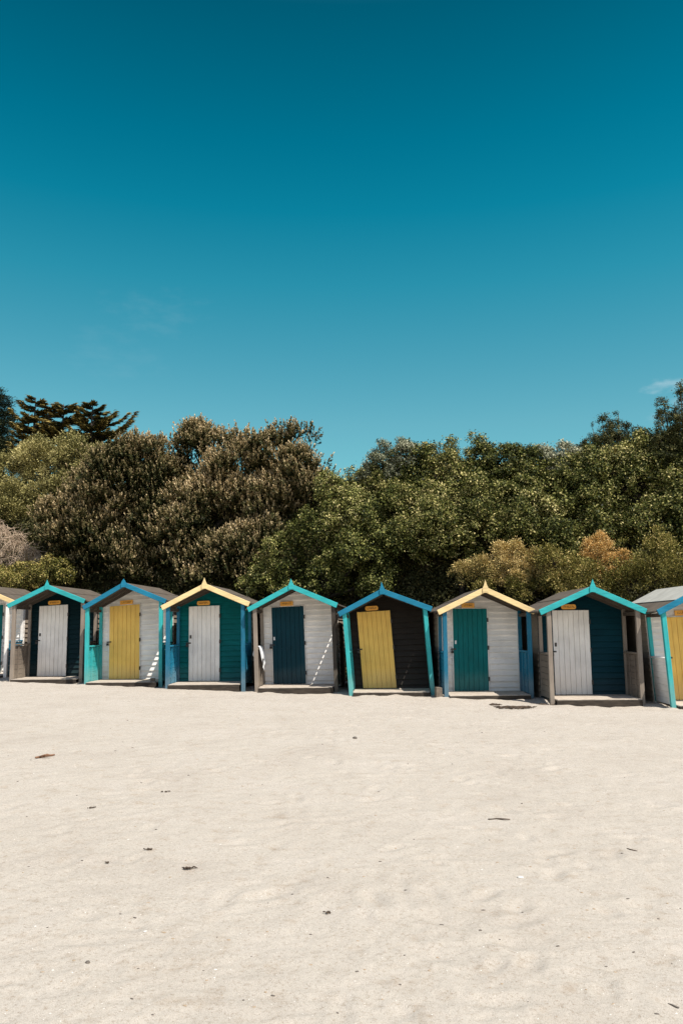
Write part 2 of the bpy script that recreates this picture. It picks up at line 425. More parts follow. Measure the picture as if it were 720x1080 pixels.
N_LEAVES = 0
def plant(name, label, cat, off, lobes, kind, mat, clump_r=.26, dens=6.5, group=None, up=.5, gaps=.2, sub=9,
          depth=1.0, trunk=True, trunk_mat='bark', inner=.85, seed=0, rough=.13, limbs=True, relief=.28):
    """a tree or shrub: trunk with limbs and one leafy crown made of lobes given as photo points (px, py, radius px)"""
    global N_LEAVES
    rng = np.random.default_rng(1000+seed)
    C = []; R = []
    for px, py, r in lobes:
        o = off
        for _ in range(30):                  # keep each lobe standing on the slope, not inside it
            w, sc = px_to_world(px, py, o)
            if float(bank_h(o)) < w[2]-.15: break
            o -= .12
        rr = r/sc
        C.append(w); R.append(rr)
    C = np.array(C); R = np.array(R)
    base_xy = C[:, :2].mean(0)
    bz = float(bank_z(np.array([[base_xy[0]]]), np.array([[base_xy[1]]]))[0, 0])
    root = empty(name, (base_xy[0], base_xy[1], bz))
    tag(root, label, cat, group)
    O = np.array([base_xy[0], base_xy[1], bz])
    # lobes of lobes
    SC = []; SR = []
    for c, r in zip(C, R):
        SC.append(c); SR.append(r*.86)
        d = norm(rng.normal(0, 1, (sub, 3)) + np.array([0, -.35, .35]))
        for k in range(sub):
            SC.append(c + d[k]*r*rng.uniform(.58, .84)*np.array([1, depth, 1])); SR.append(r*rng.uniform(.24, .42))
    SC = np.array(SC); SR = np.array(SR)
    P = []; NO = []; SZ = []; SH = []
    for k in range(len(SC)):
        area = 4*math.pi*SR[k]**2
        for layer, (frac, m) in enumerate(((1.04, dens*.62), (.74, dens*inner))):
            n = max(3, int(area*m))
            d = norm(rng.normal(0, 1, (n, 3)))
            keep = (d[:, 2] > -.75) & (d[:, 1] < .62)
            d = d[keep]
            p = SC[k] + d*SR[k]*frac*np.array([1, depth, 1])*(1+rng.normal(0, rough, (len(d), 1)))
            # drop what lies deep inside the neighbours
            dist = np.linalg.norm((p[:, None, :]-SC[None])/np.array([1, depth, 1]), axis=2)/SR[None]
            dist[:, k] = 9
            ok = dist.min(1) > (.72 if layer == 0 else .5)
            nz = vnoise(p[:, 0]*2.1+p[:, 1]*1.3+seed*7, p[:, 2]*2.1+p[:, 1]*.9, 21)
            lump = vnoise(p[:, 0]*1.25+p[:, 1]*.6+seed*5, p[:, 2]*1.5+p[:, 1]*.5+seed, 22)+.5*vnoise(p[:, 0]*2.9+seed, p[:, 2]*3.1+p[:, 1], 23)
            if layer == 0: ok &= (nz > (-.5+gaps)) & (lump > -.30)
            p = p+d*(lump*relief*(1.0 if layer == 0 else .5))[:, None]
            d = d[ok]; p = p[ok]
            P.append(p); NO.append(norm(d*(1-up)+np.array([0, -.08, up])+rng.normal(0, .15, d.shape)))
            SZ.append(clump_r*rng.uniform(.75, 1.25, len(p)))
            hue = vnoise(p[:, 0]*.9+seed*3, p[:, 2]*.9+p[:, 1]*.7, 31)
            SH.append(.46*hue + rng.normal(0, .07, len(p)))
    P = np.concatenate(P); NO = np.concatenate(NO); SZ = np.concatenate(SZ); SH = np.concatenate(SH)
    Q, Tn = scatter(P-O, NO, SZ, kind, rng, SH)
    N_LEAVES += len(Q)
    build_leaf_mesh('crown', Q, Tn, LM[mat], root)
    if trunk:
        mb = MB()
        cm = C.mean(0)-O
        top = Vector(cm); h = max(.4, top.z)
        r0 = .035+.022*R.max()*len(R)**.5
        fork = Vector((cm[0]*.3, cm[1]*.3, h*.42))
        mb.tube([(0, 0, -.3), tuple(fork*.5), tuple(fork)], [r0*1.25, r0, r0*.85], 9)
        for c, r in zip(C if limbs else C[:0], R):
            e = Vector(c-O); mid = fork.lerp(e, .5)+Vector((0, 0, -.12*r))
            mb.tube([tuple(fork*.92), tuple(mid), tuple(e)], [r0*.6, r0*.38, r0*.14], 6)
            for _ in range(3):
                dd = Vector(norm(rng.normal(0, 1, 3)+np.array([0, -.2, .5])))*float(r)*.85
                mb.tube([tuple(mid.lerp(e, .6)), tuple(e+dd*.5+Vector((0, 0, .05))), tuple(e+dd)], [r0*.22, r0*.13, r0*.05], 5)
        mb.build('trunk', M[trunk_mat], root, smooth=True)
    return root

def twig_mesh(parent, name, C, R, n, rng, mat, droop=.6, rad=.010, length=.9):
    """a tangle of thin dry stems"""
    mb = MB()
    for _ in range(n):
        k = rng.integers(0, len(C)); d = norm(rng.normal(0, 1, 3)+np.array([0, -.4, .3]))
        p = C[k]+d*R[k]*rng.uniform(.3, 1.0)
        a = norm(rng.normal(0, 1, 3)+np.array([0, -.2, .1]))*length*rng.uniform(.4, 1.0)
        b = a*.5+np.array([0, 0, -.1*droop]); e = a+np.array([0, 0, -.45*droop*rng.uniform(.2, 1)])
        mb.tube([tuple(p), tuple(p+b), tuple(p+e)], [rad, rad*.8, rad*.4], 4)
    return mb.build(name, mat, parent)

def dry_thicket(name, label, cat, off, lobes, n, mat, seed, length=.9, rad=.010):
    rng = np.random.default_rng(seed)
    CW = [px_to_world(x, y, off) for x, y, r in lobes]
    C = np.array([c for c, s in CW]); R = np.array([l[2]/s for l, (c, s) in zip(lobes, CW)])
    b = C.mean(0); bz = float(bank_z(np.array([[b[0]]]), np.array([[b[1]]]))[0, 0])
    root = empty(name, (b[0], b[1], bz)); tag(root, label, cat)
    O = np.array([b[0], b[1], bz])
    twig_mesh(root, 'stems', C-O, R, n, rng, mat, length=length, rad=rad)
    return root

plant('pine_tree', 'dark blue-green pine rising highest at the left edge of the photo', 'tree', 17,
      [(-2, 424, 15), (-16, 440, 20), (4, 446, 13), (-6, 466, 20), (7, 474, 12), (-30, 470, 28)], 'needle', 'pine', .42, 4.5, seed=1, up=.6, depth=.8, gaps=.2)
plant('broadleaf_shrub', 'large olive green shrub below the cypress, behind the leftmost huts', 'shrub', 8.0,
      [(12, 500, 26), (45, 487, 24), (78, 480, 20), (102, 492, 20), (18, 538, 32), (52, 528, 34), (88, 520, 28), (-22, 520, 34), (-20, 565, 26), (-62, 520, 44), (-66, 575, 38), (-115, 525, 52), (-120, 590, 44)], 'fine', 'olive', .27, 10, seed=2, gaps=.04)
plant('flowering_tree', 'bronze green tree with upright brown tips behind the hut with blue trim and yellow door', 'tree', 6.0,
      [(80, 552, 36), (118, 508, 34), (140, 486, 22), (160, 480, 16), (112, 568, 34), (96, 600, 22), (158, 545, 36), (150, 596, 34), (75, 575, 20), (130, 512, 24), (150, 520, 22), (105, 535, 26), (135, 545, 26), (168, 505, 18)], 'spike', 'brown', .27, 11, up=.82, relief=.55, seed=3)
plant('flowering_tree', 'widest bronze green tree, its rounded crown standing over the cream trimmed teal hut', 'tree', 6.8,
      [(205, 478, 25), (207, 456, 10), (222, 462, 9), (248, 492, 34), (286, 484, 30), (312, 502, 28), (228, 536, 42), (282, 540, 38), (326, 522, 20), (196, 578, 38), (182, 505, 26), (262, 590, 34), (225, 600, 30), (215, 522, 28), (178, 525, 24), (200, 545, 26), (255, 530, 28), (300, 525, 24)], 'spike', 'brown', .27, 11, up=.82, relief=.55, seed=4)
plant('leafy_shrub', 'light green leafy shrub spilling down behind the turquoise trimmed hut with towel', 'shrub', 4.9,
      [(275, 612, 20), (300, 590, 28), (335, 568, 32), (368, 548, 30), (345, 612, 28), (310, 625, 22), (352, 520, 20), (385, 580, 34), (365, 525, 18), (395, 612, 20)], 'broad', 'ivy_light', .24, 8, seed=5)
plant('ivy_thicket', 'big domed green thicket rising behind the black boarded hut', 'shrub', 7.4,
      [(398, 508, 26), (432, 490, 24), (466, 484, 24), (506, 483, 22), (535, 486, 20), (420, 540, 38), (470, 532, 42), (522, 532, 40), (386, 520, 22), (560, 490, 22), (500, 506, 26), (440, 508, 24), (540, 506, 26), (470, 500, 22), (410, 512, 20)], 'broad', 'ivy', .25, 8, seed=6)
plant('silver_shrub', 'grey silver leaved shrub on the dome of green thicket above the gap in the trees', 'shrub', 6.9,
      [(402, 486, 15), (424, 480, 14), (388, 497, 11), (416, 497, 12)], 'broad', 'silver', .20, 7, seed=7, trunk=True, gaps=.3)
plant('ivy_thicket', 'lower dark green thicket directly above the roofs of the black hut and white teal-door hut', 'shrub', 5.4,
      [(428, 570, 30), (468, 560, 30), (512, 560, 30), (548, 558, 28), (402, 592, 14), (500, 592, 16), (585, 570, 26), (458, 555, 28)], 'broad', 'ivy', .23, 8, seed=8, limbs=False)
plant('silver_shrub', 'grey silver leaved shrub on the skyline just left of the dark evergreen', 'shrub', 7.6,
      [(572, 486, 20), (600, 480, 18), (554, 488, 14), (620, 490, 16), (590, 505, 18)], 'broad', 'silver', .22, 6.5, seed=9, gaps=.32)
plant('ivy_thicket', 'tall green thicket filling the bank behind the dark teal hut at right', 'shrub', 7.0,
      [(575, 540, 36), (620, 522, 38), (668, 506, 36), (712, 500, 36), (640, 560, 32), (690, 560, 36), (730, 545, 40), (690, 475, 20), (590, 508, 26), (625, 498, 24), (660, 490, 22), (700, 500, 26), (560, 512, 24), (725, 490, 26), (775, 520, 46), (770, 475, 34), (830, 515, 55), (775, 580, 40), (835, 590, 45), (895, 530, 55)], 'broad', 'ivy', .25, 8, seed=10)
def sprig_tree(name, label, cat, off, base, tips, lobes, mat, size, seed):
    """open crown: limbs seen against the sky with leaf clusters strung along them, over a leafy mass"""
    root = plant(name, label, cat, off, lobes, 'broad', mat, .15, 13, seed=seed, rough=.4, limbs=False, gaps=.12)
    rng = np.random.default_rng(seed+500)
    O = np.array(root.location)
    tr = MB(); P = []; NO = []; SZ = []; SH = []
    for x, y in tips:
        bx = base[0]+(x-base[0])*.25
        dy = rng.uniform(-.5, .4)
        st, _ = px_to_world(bx, base[1], off); e, _ = px_to_world(x, y, off+dy)
        st = st-O; e = e-O; m = (st+e)/2+np.array([(e-st)[0]*.18, 0, rng.uniform(-.1, .05)])
        tr.tube([tuple(st), tuple(m), tuple(e)], [.03, .02, .006], 5)
        n = int(9+np.linalg.norm(e-st)*7)
        for t in rng.uniform(.25, 1, n):
            c = (1-t)**2*st+2*t*(1-t)*m+t*t*e
            q = c+rng.normal(0, .05+.16*(1-t), 3)
            P.append(q); NO.append(norm(np.array([0, -.2, .7])+rng.normal(0, .5, 3))); SZ.append(size*rng.uniform(.5, 1.25)); SH.append(rng.normal(0, .1))
            if rng.random() < .3: tr.tube([tuple(c), tuple(q)], [.008, .004], 4)
    Q, Tn = scatter(np.array(P), np.array(NO), np.array(SZ), 'broad', rng, np.array(SH))
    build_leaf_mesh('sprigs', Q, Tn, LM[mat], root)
    tr.build('limbs', M['bark'], root, smooth=True)
sprig_tree('evergreen_shrub', 'dark evergreen shrub poking above the skyline at right of the silver shrub', 'shrub', 8.0, (645, 490),
           [(634, 437), (652, 436), (643, 442), (661, 447), (625, 452), (672, 453), (616, 462), (684, 459), (640, 450), (655, 452), (630, 462), (666, 461), (647, 458), (608, 468), (692, 463), (678, 466), (622, 470)],
           [(640, 480, 14), (662, 480, 14), (690, 478, 10), (616, 482, 10), (648, 492, 16), (600, 486, 7)], 'dark', .16, 11)
sprig_tree('edge_tree', 'sparse leafy tree with open branches cut by the right edge of the photo', 'tree', 6.6, (728, 500),
           [(717, 404), (698, 420), (690, 447), (704, 436), (711, 424), (699, 458), (722, 414), (730, 400), (740, 408), (708, 450), (716, 438), (726, 432), (694, 431), (686, 462), (735, 425), (745, 420), (712, 462), (720, 455)],
           [(714, 472, 14), (735, 455, 20), (700, 482, 14), (730, 485, 20), (750, 430, 22)], 'dark', .15, 12)
plant('bramble', 'ochre dried bramble above the white hut right of the black hut', 'shrub', 4.6,
      [(550, 606, 15), (522, 612, 15), (498, 610, 9), (574, 604, 11), (536, 592, 9), (508, 597, 6), (562, 590, 6), (484, 600, 5), (528, 580, 4), (590, 598, 6), (545, 578, 4)], 'fine', 'ochre', .15, 20, seed=13, rough=.85)
plant('dead_shrub', 'orange brown withered shrub standing above the ridge of dark teal hut', 'shrub', 5.0,
      [(630, 580, 9), (643, 592, 10), (619, 588, 6), (652, 606, 9), (634, 568, 5), (640, 574, 5), (622, 576, 4), (668, 600, 6), (655, 588, 5), (630, 600, 8)], 'fine', 'orange', .13, 24, seed=14, gaps=.36, rough=.95)
plant('bramble', 'low yellow green bramble along the roofs of the two rightmost huts', 'shrub', 4.4,
      [(592, 616, 20), (548, 622, 14), (512, 624, 10), (580, 590, 12), (632, 624, 18), (668, 612, 22), (700, 606, 24), (728, 612, 24), (612, 604, 18), (690, 585, 20), (660, 640, 16)], 'fine', 'yellowgreen', .17, 13, seed=15, rough=.45)
plant('leafy_shrub', 'bright green low shrub behind the turquoise trimmed hut at far left', 'shrub', 4.4,
      [(20, 612, 18), (48, 608, 17), (2, 620, 17), (66, 602, 10), (-24, 615, 24)], 'broad', 'yellowgreen', .21, 8, seed=16)
dry_thicket('dead_thicket', 'pale tan tangle of dead stems sloping down at the left edge above green shrub', 'shrub', 5.6,
            [(4, 562, 12), (18, 572, 12), (31, 582, 10), (42, 592, 7), (-12, 560, 18), (6, 584, 15), (22, 594, 9), (-14, 585, 18)], 1100, M['twig'], 41, length=.5, rad=.008)
# cypress with layered boughs
def cypress():
    rng = np.random.default_rng(77)
    off = 13.5
    b, sc = px_to_world(62, 500, off)
    bz = float(bank_z(np.array([[b[0]]]), np.array([[b[1]]]))[0, 0])
    root = empty('cypress_tree', (b[0], b[1], bz))
    tag(root, 'layered cypress with golden tipped boughs reaching right against the sky', 'tree')
    O = np.array([b[0], b[1], bz])
    tr = MB(); Q = []; TN = []
    stems = [(26, 432, 34, 20, 20), (43, 423, 38, 26, 24), (59, 434, 34, 24, 24), (74, 431, 36, 26, 30), (86, 427, 38, 26, 34), (104, 430, 36, 26, 40), (100, 443, 30, 20, 52)]
    for sx, ytop, nlev, wl, wr in stems:
        tw, sc = px_to_world(sx, ytop, off); tw = tw-O
        tw = tw+np.array([0, rng.uniform(-1.2, 1.0), 0]); tr.tube([(tw[0], tw[1], -.3), (tw[0], tw[1], tw[2]*.5), tuple(tw)], [.15, .09, .012], 8)
        for lev in range(nlev):
            y = ytop+2+lev*70/nlev*1.0+rng.uniform(-1.2, 1.2)
            f = min(1, .20+(y-ytop)/34)
            st, _ = px_to_world(sx, y, off); st = st-O; st[1] = tw[1]
            az = rng.uniform(0, 2*math.pi) if lev % 3 else (0 if (lev//3) % 2 else math.pi)
            w = (wr if math.cos(az) > 0 else wl)*f*rng.uniform(.5, 1.1)/sc
            rise = rng.uniform(.15, .55)
            d = np.array([math.cos(az), math.sin(az)*.8, 0.0]); d /= np.linalg.norm(d)
            L_ = max(.25, w*(.55+.45*abs(math.cos(az))))
            n = int(10+L_*16); prev = st; pts = [tuple(st)]
            side = np.array([-d[1], d[0], 0])
            for k in range(1, n+1):
                t = k/n
                c = st+d*L_*t+np.array([0, 0, L_*(rise*t*t-.10*math.sin(math.pi*t))])
                if k % 4 == 0: pts.append(tuple(c))
                m = 9
                sgn = rng.choice([-1, 1], m); an = rng.uniform(.1, 1.0, m)*(1-.5*t)
                ax = norm(d*np.cos(an)[:, None]+side*(sgn*np.sin(an))[:, None]+np.array([0, 0, 1])*rng.uniform(.0, .55, (m, 1)))
                base = c+side*rng.normal(0, .10*(1-.6*t), (m, 1))+np.array([0, 0, 1])*rng.normal(0, .02, (m, 1))+d*rng.normal(0, .03, (m, 1))
                Q.append(leaves(base, ax, norm(rng.normal(0, .35, (m, 3))+np.array([0, -.25, 1])), rng.uniform(.18, .36, m)*(1-.3*t), rng.uniform(.05, .09, m)))
                TN.append(np.clip(.33+.55*t*rng.uniform(.3, 1.1, m)+rng.normal(0, .14, m), 0, 1))
            if len(pts) > 1: tr.tube(pts, [.04*(1-.8*j/(len(pts)-1)) for j in range(len(pts))], 5)
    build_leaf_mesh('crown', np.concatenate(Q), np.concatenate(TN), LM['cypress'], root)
    tr.build('trunk', M['bark'], root, smooth=True)
cypress()

# ground cover on the bank: nobody could count it
def ground_cover():
    rng = np.random.default_rng(9)
    n = 17000
    X = rng.uniform(-19, 14, n); o = 3.6+6.5*rng.random(n)
    Y = row_y(np.clip(X, -14, 11))+o
    Z = bank_z(X[None], Y[None])[0]+.05
    P = np.stack([X, Y, Z], 1)
    NO = norm(np.array([0, -.5, .8])+rng.normal(0, .3, (n, 3)))
    Q, Tn = scatter(P, NO, .30*rng.uniform(.7, 1.3, n), 'broad', rng, .3*vnoise(X*.8, Y*.8, 3))
    g = build_leaf_mesh('undergrowth', Q, Tn, LM['cover'], None)
    tag(g, 'dark leafy ground cover over the bank', kind='stuff')
ground_cover()

# ------------------------------------------------------------------ beach huts
PD = 1.0        # porch depth
HD = 2.95       # whole depth
HUTS = [
 dict(O=(-9.969, 21.578), yaw=.0535, xc=.09, lean=-.02, gz=.10, hw=.90, wl=.936, wr=1.114, ze=2.03, roll=.060, za=2.628, fin=2.757, door=(-.50, .27, .075, 1.97), wall='white', dcol='teal_door', trim='cream', post='blue_post', panel='blue', rpost='white',
      plate='plate', label='white boarded beach hut at the left edge, half out of the photo', signtilt=0, sign=(-.50, -.14, 2.06)),
 dict(O=(-7.533, 20.291), yaw=.0535, xc=.068, lean=-.018, gz=.098, hw=.94, wl=1.038, wr=1.012, ze=2.022, roll=.060, za=2.548, fin=2.668, door=(-.642, .135, .08, 1.955), wall='navy_dark', dcol='white_door', trim='turq', post='grey_post', panel='grey_panel',
      plate='iron', over=(.03, .07), label='very dark beach hut with turquoise gable trim, white door and grey weathered porch post', sign=(-.41, -.07, 2.02), round_sign=True),
 dict(O=(-5.335, 19.409), yaw=.0654, xc=.065, lean=-.030, gz=.085, hw=.96, wl=1.018, wr=1.082, ze=1.97, roll=.075, za=2.561, fin=2.640, door=(-.687, .092, .08, 1.955), wall='white', dcol='yellow_door', trim='blue', post='turq_post', panel='turq',
      plate=None, label='white beach hut with blue gable trim, yellow door and turquoise porch', sign=(-.42, -.09, 2.00)),
 dict(O=(-3.186, 18.436), yaw=.0595, xc=.059, lean=-.022, gz=.10, hw=.925, wl=1.020, wr=1.080, ze=1.914, roll=.040, za=2.481, fin=2.610, door=(-.617, .135, .035, 1.885), wall='teal', dcol='white_door', trim='cream', post='blue_post', panel='blue',
      plate='iron', label='teal boarded beach hut with cream gable trim, white door and blue porch posts', sign=(-.42, -.10, 1.93), round_sign=True),
 dict(O=(-1.154, 18.209), yaw=.0654, xc=.134, lean=-.042, gz=.05, hw=.947, wl=1.022, wr=1.078, ze=1.876, roll=.050, za=2.452, fin=2.574, door=(-.654, .118, .035, 1.915), wall='white', dcol='navy_door', trim='turq', post='grey_post', panel='grey_panel', rpost='dark_post',
      plate='plate', over=(.03, .055), label='white beach hut with turquoise gable trim and dark teal door', sign=(-.44, -.13, 1.965)),
 dict(O=(.902, 17.574), yaw=.0808, xc=.198, lean=-.080, gz=.0, hw=.936, wl=.994, wr=1.106, ze=1.770, roll=.058, za=2.318, fin=2.471, door=(-.670, .098, .03, 1.848), wall='black', dcol='yellow_door', trim='blue', post='turq_post', panel='turq', over=(.03, .0),
      plate=None, label='leaning black boarded beach hut with blue gable trim and yellow door', sign=(-.47, -.17, 1.90), round_sign=True),
 dict(O=(3.071, 16.934), yaw=.006, xc=.033, lean=-.004, gz=-.012, hw=.94, wl=1.039, wr=1.061, ze=1.749, roll=.006, za=2.324, fin=2.472, door=(-.598, .162, .05, 1.892), wall='white', dcol='teal_door', trim='cream', post='blue_post', panel='blue',
      plate='plate', over=(.0, .03), label='white beach hut with cream gable trim and bright teal door', sign=(-.40, -.11, 1.945)),
 dict(O=(5.063, 15.986), yaw=.0476, xc=.011, lean=-.004, gz=-.012, hw=.928, wl=1.087, wr=1.063, ze=1.739, roll=.008, za=2.301, fin=2.435, door=(-.619, .150, .048, 1.840), wall='navy', dcol='white_door', trim='turq', post='grey_post', panel='grey_panel',
      plate='iron', label='dark teal beach hut with turquoise trim and white door, second from right', sign=(-.42, -.11, 1.895), round_sign=True),
 dict(O=(7.119, 15.334), yaw=.0535, xc=.0765, lean=-.050, gz=-.060, hw=.91, wl=1.027, wr=1.123, ze=1.755, roll=.038, za=2.324, fin=2.453, door=(-.525, .245, .03, 1.745), wall='white', dcol='yellow_door', trim='blue', post='turq_post', panel='white',
      plate=None, label='white beach hut with blue trim cut off by the right edge, grey felt roof', sign=(-.32, -.02, 1.83), roof='felt_grey'),
]

def make_hut(i, h):
    rng = random.Random(100+i)
    root = empty('beach_hut', (h['O'][0], h['O'][1], 0), -h['yaw'])
    tag(root, h['label'], 'beach hut', 'beach huts in a row along the sand')
    xc, lean, gz, roll, hw = h['xc'], h['lean'], h['gz'], h['roll'], h['hw']
    zt = h['ze'] + .085 - gz               # top edge of the trim at the eaves, above the hut's base
    za = h['za'] - gz; zf = h['fin'] - gz
    def T(x, y, z):
        return (xc + x + lean*z, y, gz + z + x*(.012 + (roll-.012)*min(1.0, max(0.0, z)/1.9)))
    el = -(h['wl'] + xc) - lean*zt; er = (h['wr'] - xc) - lean*zt     # eave ends, unsheared
    xa = -xc - lean*za
    B = lambda: MB(T)
    def top(x):                              # upper line of the roof at x
        return za - (za-zt)*((xa-x)/(xa-el) if x < xa else (x-xa)/(er-xa))
    pt_ = .115
    # trim
    for s in (0, 1):
        e = el if s == 0 else er
        sx = 1 if s else -1
        m = B()
        cut = .045
        m.prism_xz([(xa+sx*.004, za), (e, zt), (e-sx*cut, zt-.105), (xa+sx*.004, za-pt_-.008)], -.045, -.008)
        m.build('bargeboard', M[h['trim']], root, bevel=.006)
    m = B()
    fw = .062
    m.prism_xz([(xa-fw, za-.13), (xa-fw*.95, za-.02), (xa-fw*.55, za+.035), (xa-.018, za+(zf-za)*.62), (xa, zf), (xa+.018, za+(zf-za)*.62), (xa+fw*.55, za+.035), (xa+fw*.95, za-.02), (xa+fw, za-.13)], -.068, -.047)
    m.build('finial', M[h['trim']], root, bevel=.003)
    # roof: two boarded slopes under felt, and the soffit boards below
    m = B(); so = B()
    for s in (0, 1):
        e = el if s == 0 else er
        nseg = 7
        eo = e + (1 if s else -1)*(h.get('over', (.03, .03))[s])
        for k in range(nseg):
            a, b = k/nseg, (k+1)/nseg
            x0 = xa+(eo-xa)*a; x1 = xa+(eo-xa)*b
            sag = lambda t: -.014*math.sin(math.pi*t)+rng.uniform(-.004, .004)
            za0 = top(x0)-.012+(0 if k == 0 else -.006*math.sin(math.pi*a)); za1 = top(x1)-.012-(0 if k == nseg-1 else .006*math.sin(math.pi*b))
            p = [(x0, -.006, za0-.03), (x1, -.006, za1-.03), (x1, HD, za1-.03), (x0, HD, za0-.03), (x0, -.006, za0), (x1, -.006, za1), (x1, HD, za1), (x0, HD, za0)]
            if x1 < x0: p = [p[1], p[0], p[3], p[2], p[5], p[4], p[7], p[6]]
            m.hexa(p)
        # felt lap strips running along the slope edge
        for t in ((.48,) if h.get('roof') != 'felt_grey' else ()):
            x0 = xa+(e-xa)*t; x1 = xa+(e-xa)*(t+.04)
            m.hexa([(x0, 0, top(x0)-.012), (x1, 0, top(x1)-.012), (x1, HD-.002, top(x1)-.012), (x0, HD-.002, top(x0)-.012), (x0, 0, top(x0)-.005), (x1, 0, top(x1)-.008), (x1, HD-.002, top(x1)-.008), (x0, HD-.002, top(x0)-.005)])
        for yy in (.02, PD*.5, PD-.08):       # rafters seen under the porch roof
            x0 = xa+(e-xa)*.03; x1 = xa+(e-xa)*.96
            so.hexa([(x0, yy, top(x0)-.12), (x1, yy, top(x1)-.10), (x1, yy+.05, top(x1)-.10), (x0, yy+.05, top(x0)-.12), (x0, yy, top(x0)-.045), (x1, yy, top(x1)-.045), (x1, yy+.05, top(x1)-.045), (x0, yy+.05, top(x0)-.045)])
    rf = m.build('roof', M['felt'], root)
    if h.get('roof'):
        m = B()
        for s in (0, 1):
            e = el if s == 0 else er
            x0 = xa+(e-xa)*.0; x1 = xa+(e-xa)*.62
            m.hexa([(x0, .03, top(x0)-.010), (x1, .03, top(x1)-.010), (x1, HD+.01, top(x1)-.010), (x0, HD+.01, top(x0)-.010), (x0, .03, top(x0)+.004), (x1, .03, top(x1)+.002), (x1, HD+.01, top(x1)+.002), (x0, HD+.01, top(x0)+.004)])
        m.build('felt_sheet', M['felt_grey'], root)
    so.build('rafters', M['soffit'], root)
    # front wall: overlapping boards up into the gable
    def clap(mb, zmax, left, right, y, pitch=.128, z0=.02):
        z = z0
        while z < zmax:
            z1 = min(z+pitch, zmax)
            a0, a1, b0, b1 = left(z), left(z1), right(z), right(z1)
            j = rng.uniform(-.003, .003)
            if b0-a0 > .03:
                if b1-a1 < .01: a1 = b1 = (a1+b1)/2
                mb.hexa([(a0, y-.032+j, z+.004), (b0, y-.032+j, z+.004), (b0, y+.02, z), (a0, y+.02, z), (a1, y+.008+j, z1), (b1, y+.008+j, z1), (b1, y+.02, z1), (a1, y+.02, z1)])
            z = z1
    lim = hw-.01
    def gl(z):
        zz = z+.055
        x = -lim
        if zz > top(-lim): x = xa-(za-zz)/(za-zt)*(xa-el)
        return min(x, xa)
    def gr(z):
        zz = z+.055
        x = lim
        if zz > top(lim): x = xa+(za-zz)/(za-zt)*(er-xa)
        return max(x, xa)
    m = B(); clap(m, za-.06, gl, gr, PD); m.build('front_wall', M[h['wall']], root)
    # side walls and back wall
    for sx in (-1, 1):
        m = B(); z = .02; zmax = top(sx*lim)-.05
        while z < zmax:
            z1 = min(z+.128, zmax); j = rng.uniform(-.003, .003)
            xo0 = sx*(hw+.014+j); xo1 = sx*(hw-.012+j); xi = sx*(hw-.03)
            m.hexa([(xi, PD+.022, z), (xo0, PD+.022, z), (xo0, HD-.10, z), (xi, HD-.10, z), (xi, PD+.022, z1), (xo1, PD+.022, z1), (xo1, HD-.10, z1), (xi, HD-.10, z1)])
            z = z1
        m.build('side_wall', M['side'], root)
    m = B()
    zz = lambda x: top(x)-.055
    m.prism_xz([(-hw, .02), (hw, .02), (hw, zz(hw)), (xa, zz(xa)), (-hw, zz(-hw))], HD-.097, HD-.06)
    m.build('back_wall', M['side'], root)
    # posts at the porch corners, thin corner posts against the wall
    for sx in (-1, 1):
        pm = M[h.get('rpost', h['post'])] if sx > 0 else M[h['post']]
        m = B(); xo = sx*hw; xi = sx*(hw-.088)
        zb = -.16
        tp = min(top(xo), top(xi))-.045
        m.box(min(xo, xi), max(xo, xi), .0, .085, zb, tp); m.build('post', pm, root, bevel=.006)
        m = B(); m.box(min(sx*(hw-.012), sx*(hw-.085)), max(sx*(hw-.012), sx*(hw-.085)), PD-.085, PD-.026, .06, tp); m.build('corner_post', pm, root, bevel=.004)
        # plate carrying the rafters from post to wall
        m = B(); zt2 = min(top(sx*hw), top(sx*(hw-.07)))-.115
        m.box(min(sx*(hw-.012), sx*(hw-.07)), max(sx*(hw-.012), sx*(hw-.07)), .088, PD-.03, zt2-.07, zt2); m.build('header_beam', M['soffit'], root)
        # half height side panel of boards with a rail on top
        m = B(); z = .07; ph = .93
        while z < ph-.01:
            z1 = min(z+.122, ph); j = rng.uniform(-.002, .002)
            m.box(min(sx*(hw-.018+j), sx*(hw-.05+j)), max(sx*(hw-.018+j), sx*(hw-.05+j)), .088, PD-.088, z, z1-.006)
            z = z1
        m.box(min(sx*(hw-.053), sx*(hw-.07)), max(sx*(hw-.053), sx*(hw-.07)), .30, .36, .07, ph)
        m.box(min(sx*(hw-.053), sx*(hw-.07)), max(sx*(hw-.053), sx*(hw-.07)), .66, .72, .07, ph)
        sp = m.build('side_panel', M[h['panel']], root)
        m = B(); m.box(min(sx*(hw+.0), sx*(hw-.09)), max(sx*(hw+.0), sx*(hw-.09)), .089, PD-.089, ph+.002, ph+.04); m.build('rail', M[h['panel']], sp, bevel=.004)
    # deck
    dl, dr, dz0, dz1 = h['door']
    zd = max(.075, dz0-.012); dz0 = max(dz0, zd+.008); m = B()
    nb = 8; y0 = -.14; y1 = PD-.03
    for k in range(nb):
        a = y0+(y1-y0)*k/nb; b = y0+(y1-y0)*(k+1)/nb-.007
        if a < .09:
            e0, e1 = -(hw-.10), hw-.10
        else: e0, e1 = -(hw-.075), hw-.075
        j = rng.uniform(-.004, .004)
        if b > .09 > a: a = max(a, .0)
        m.box(e0+rng.uniform(-.0, .012), e1-rng.uniform(0, .03), a, b, zd-.024+j, zd+j)
    m.build('deck', M['deck'], root, bevel=.003)
    m = B(); m.box(-(hw-.10), hw-.10, y0-.016, y0-.001, -.14, zd-.012); m.build('deck_fascia', M['deck_face'], root)
    # door of vertical planks
    m = B(); n = 7; w = (dr-dl)/n
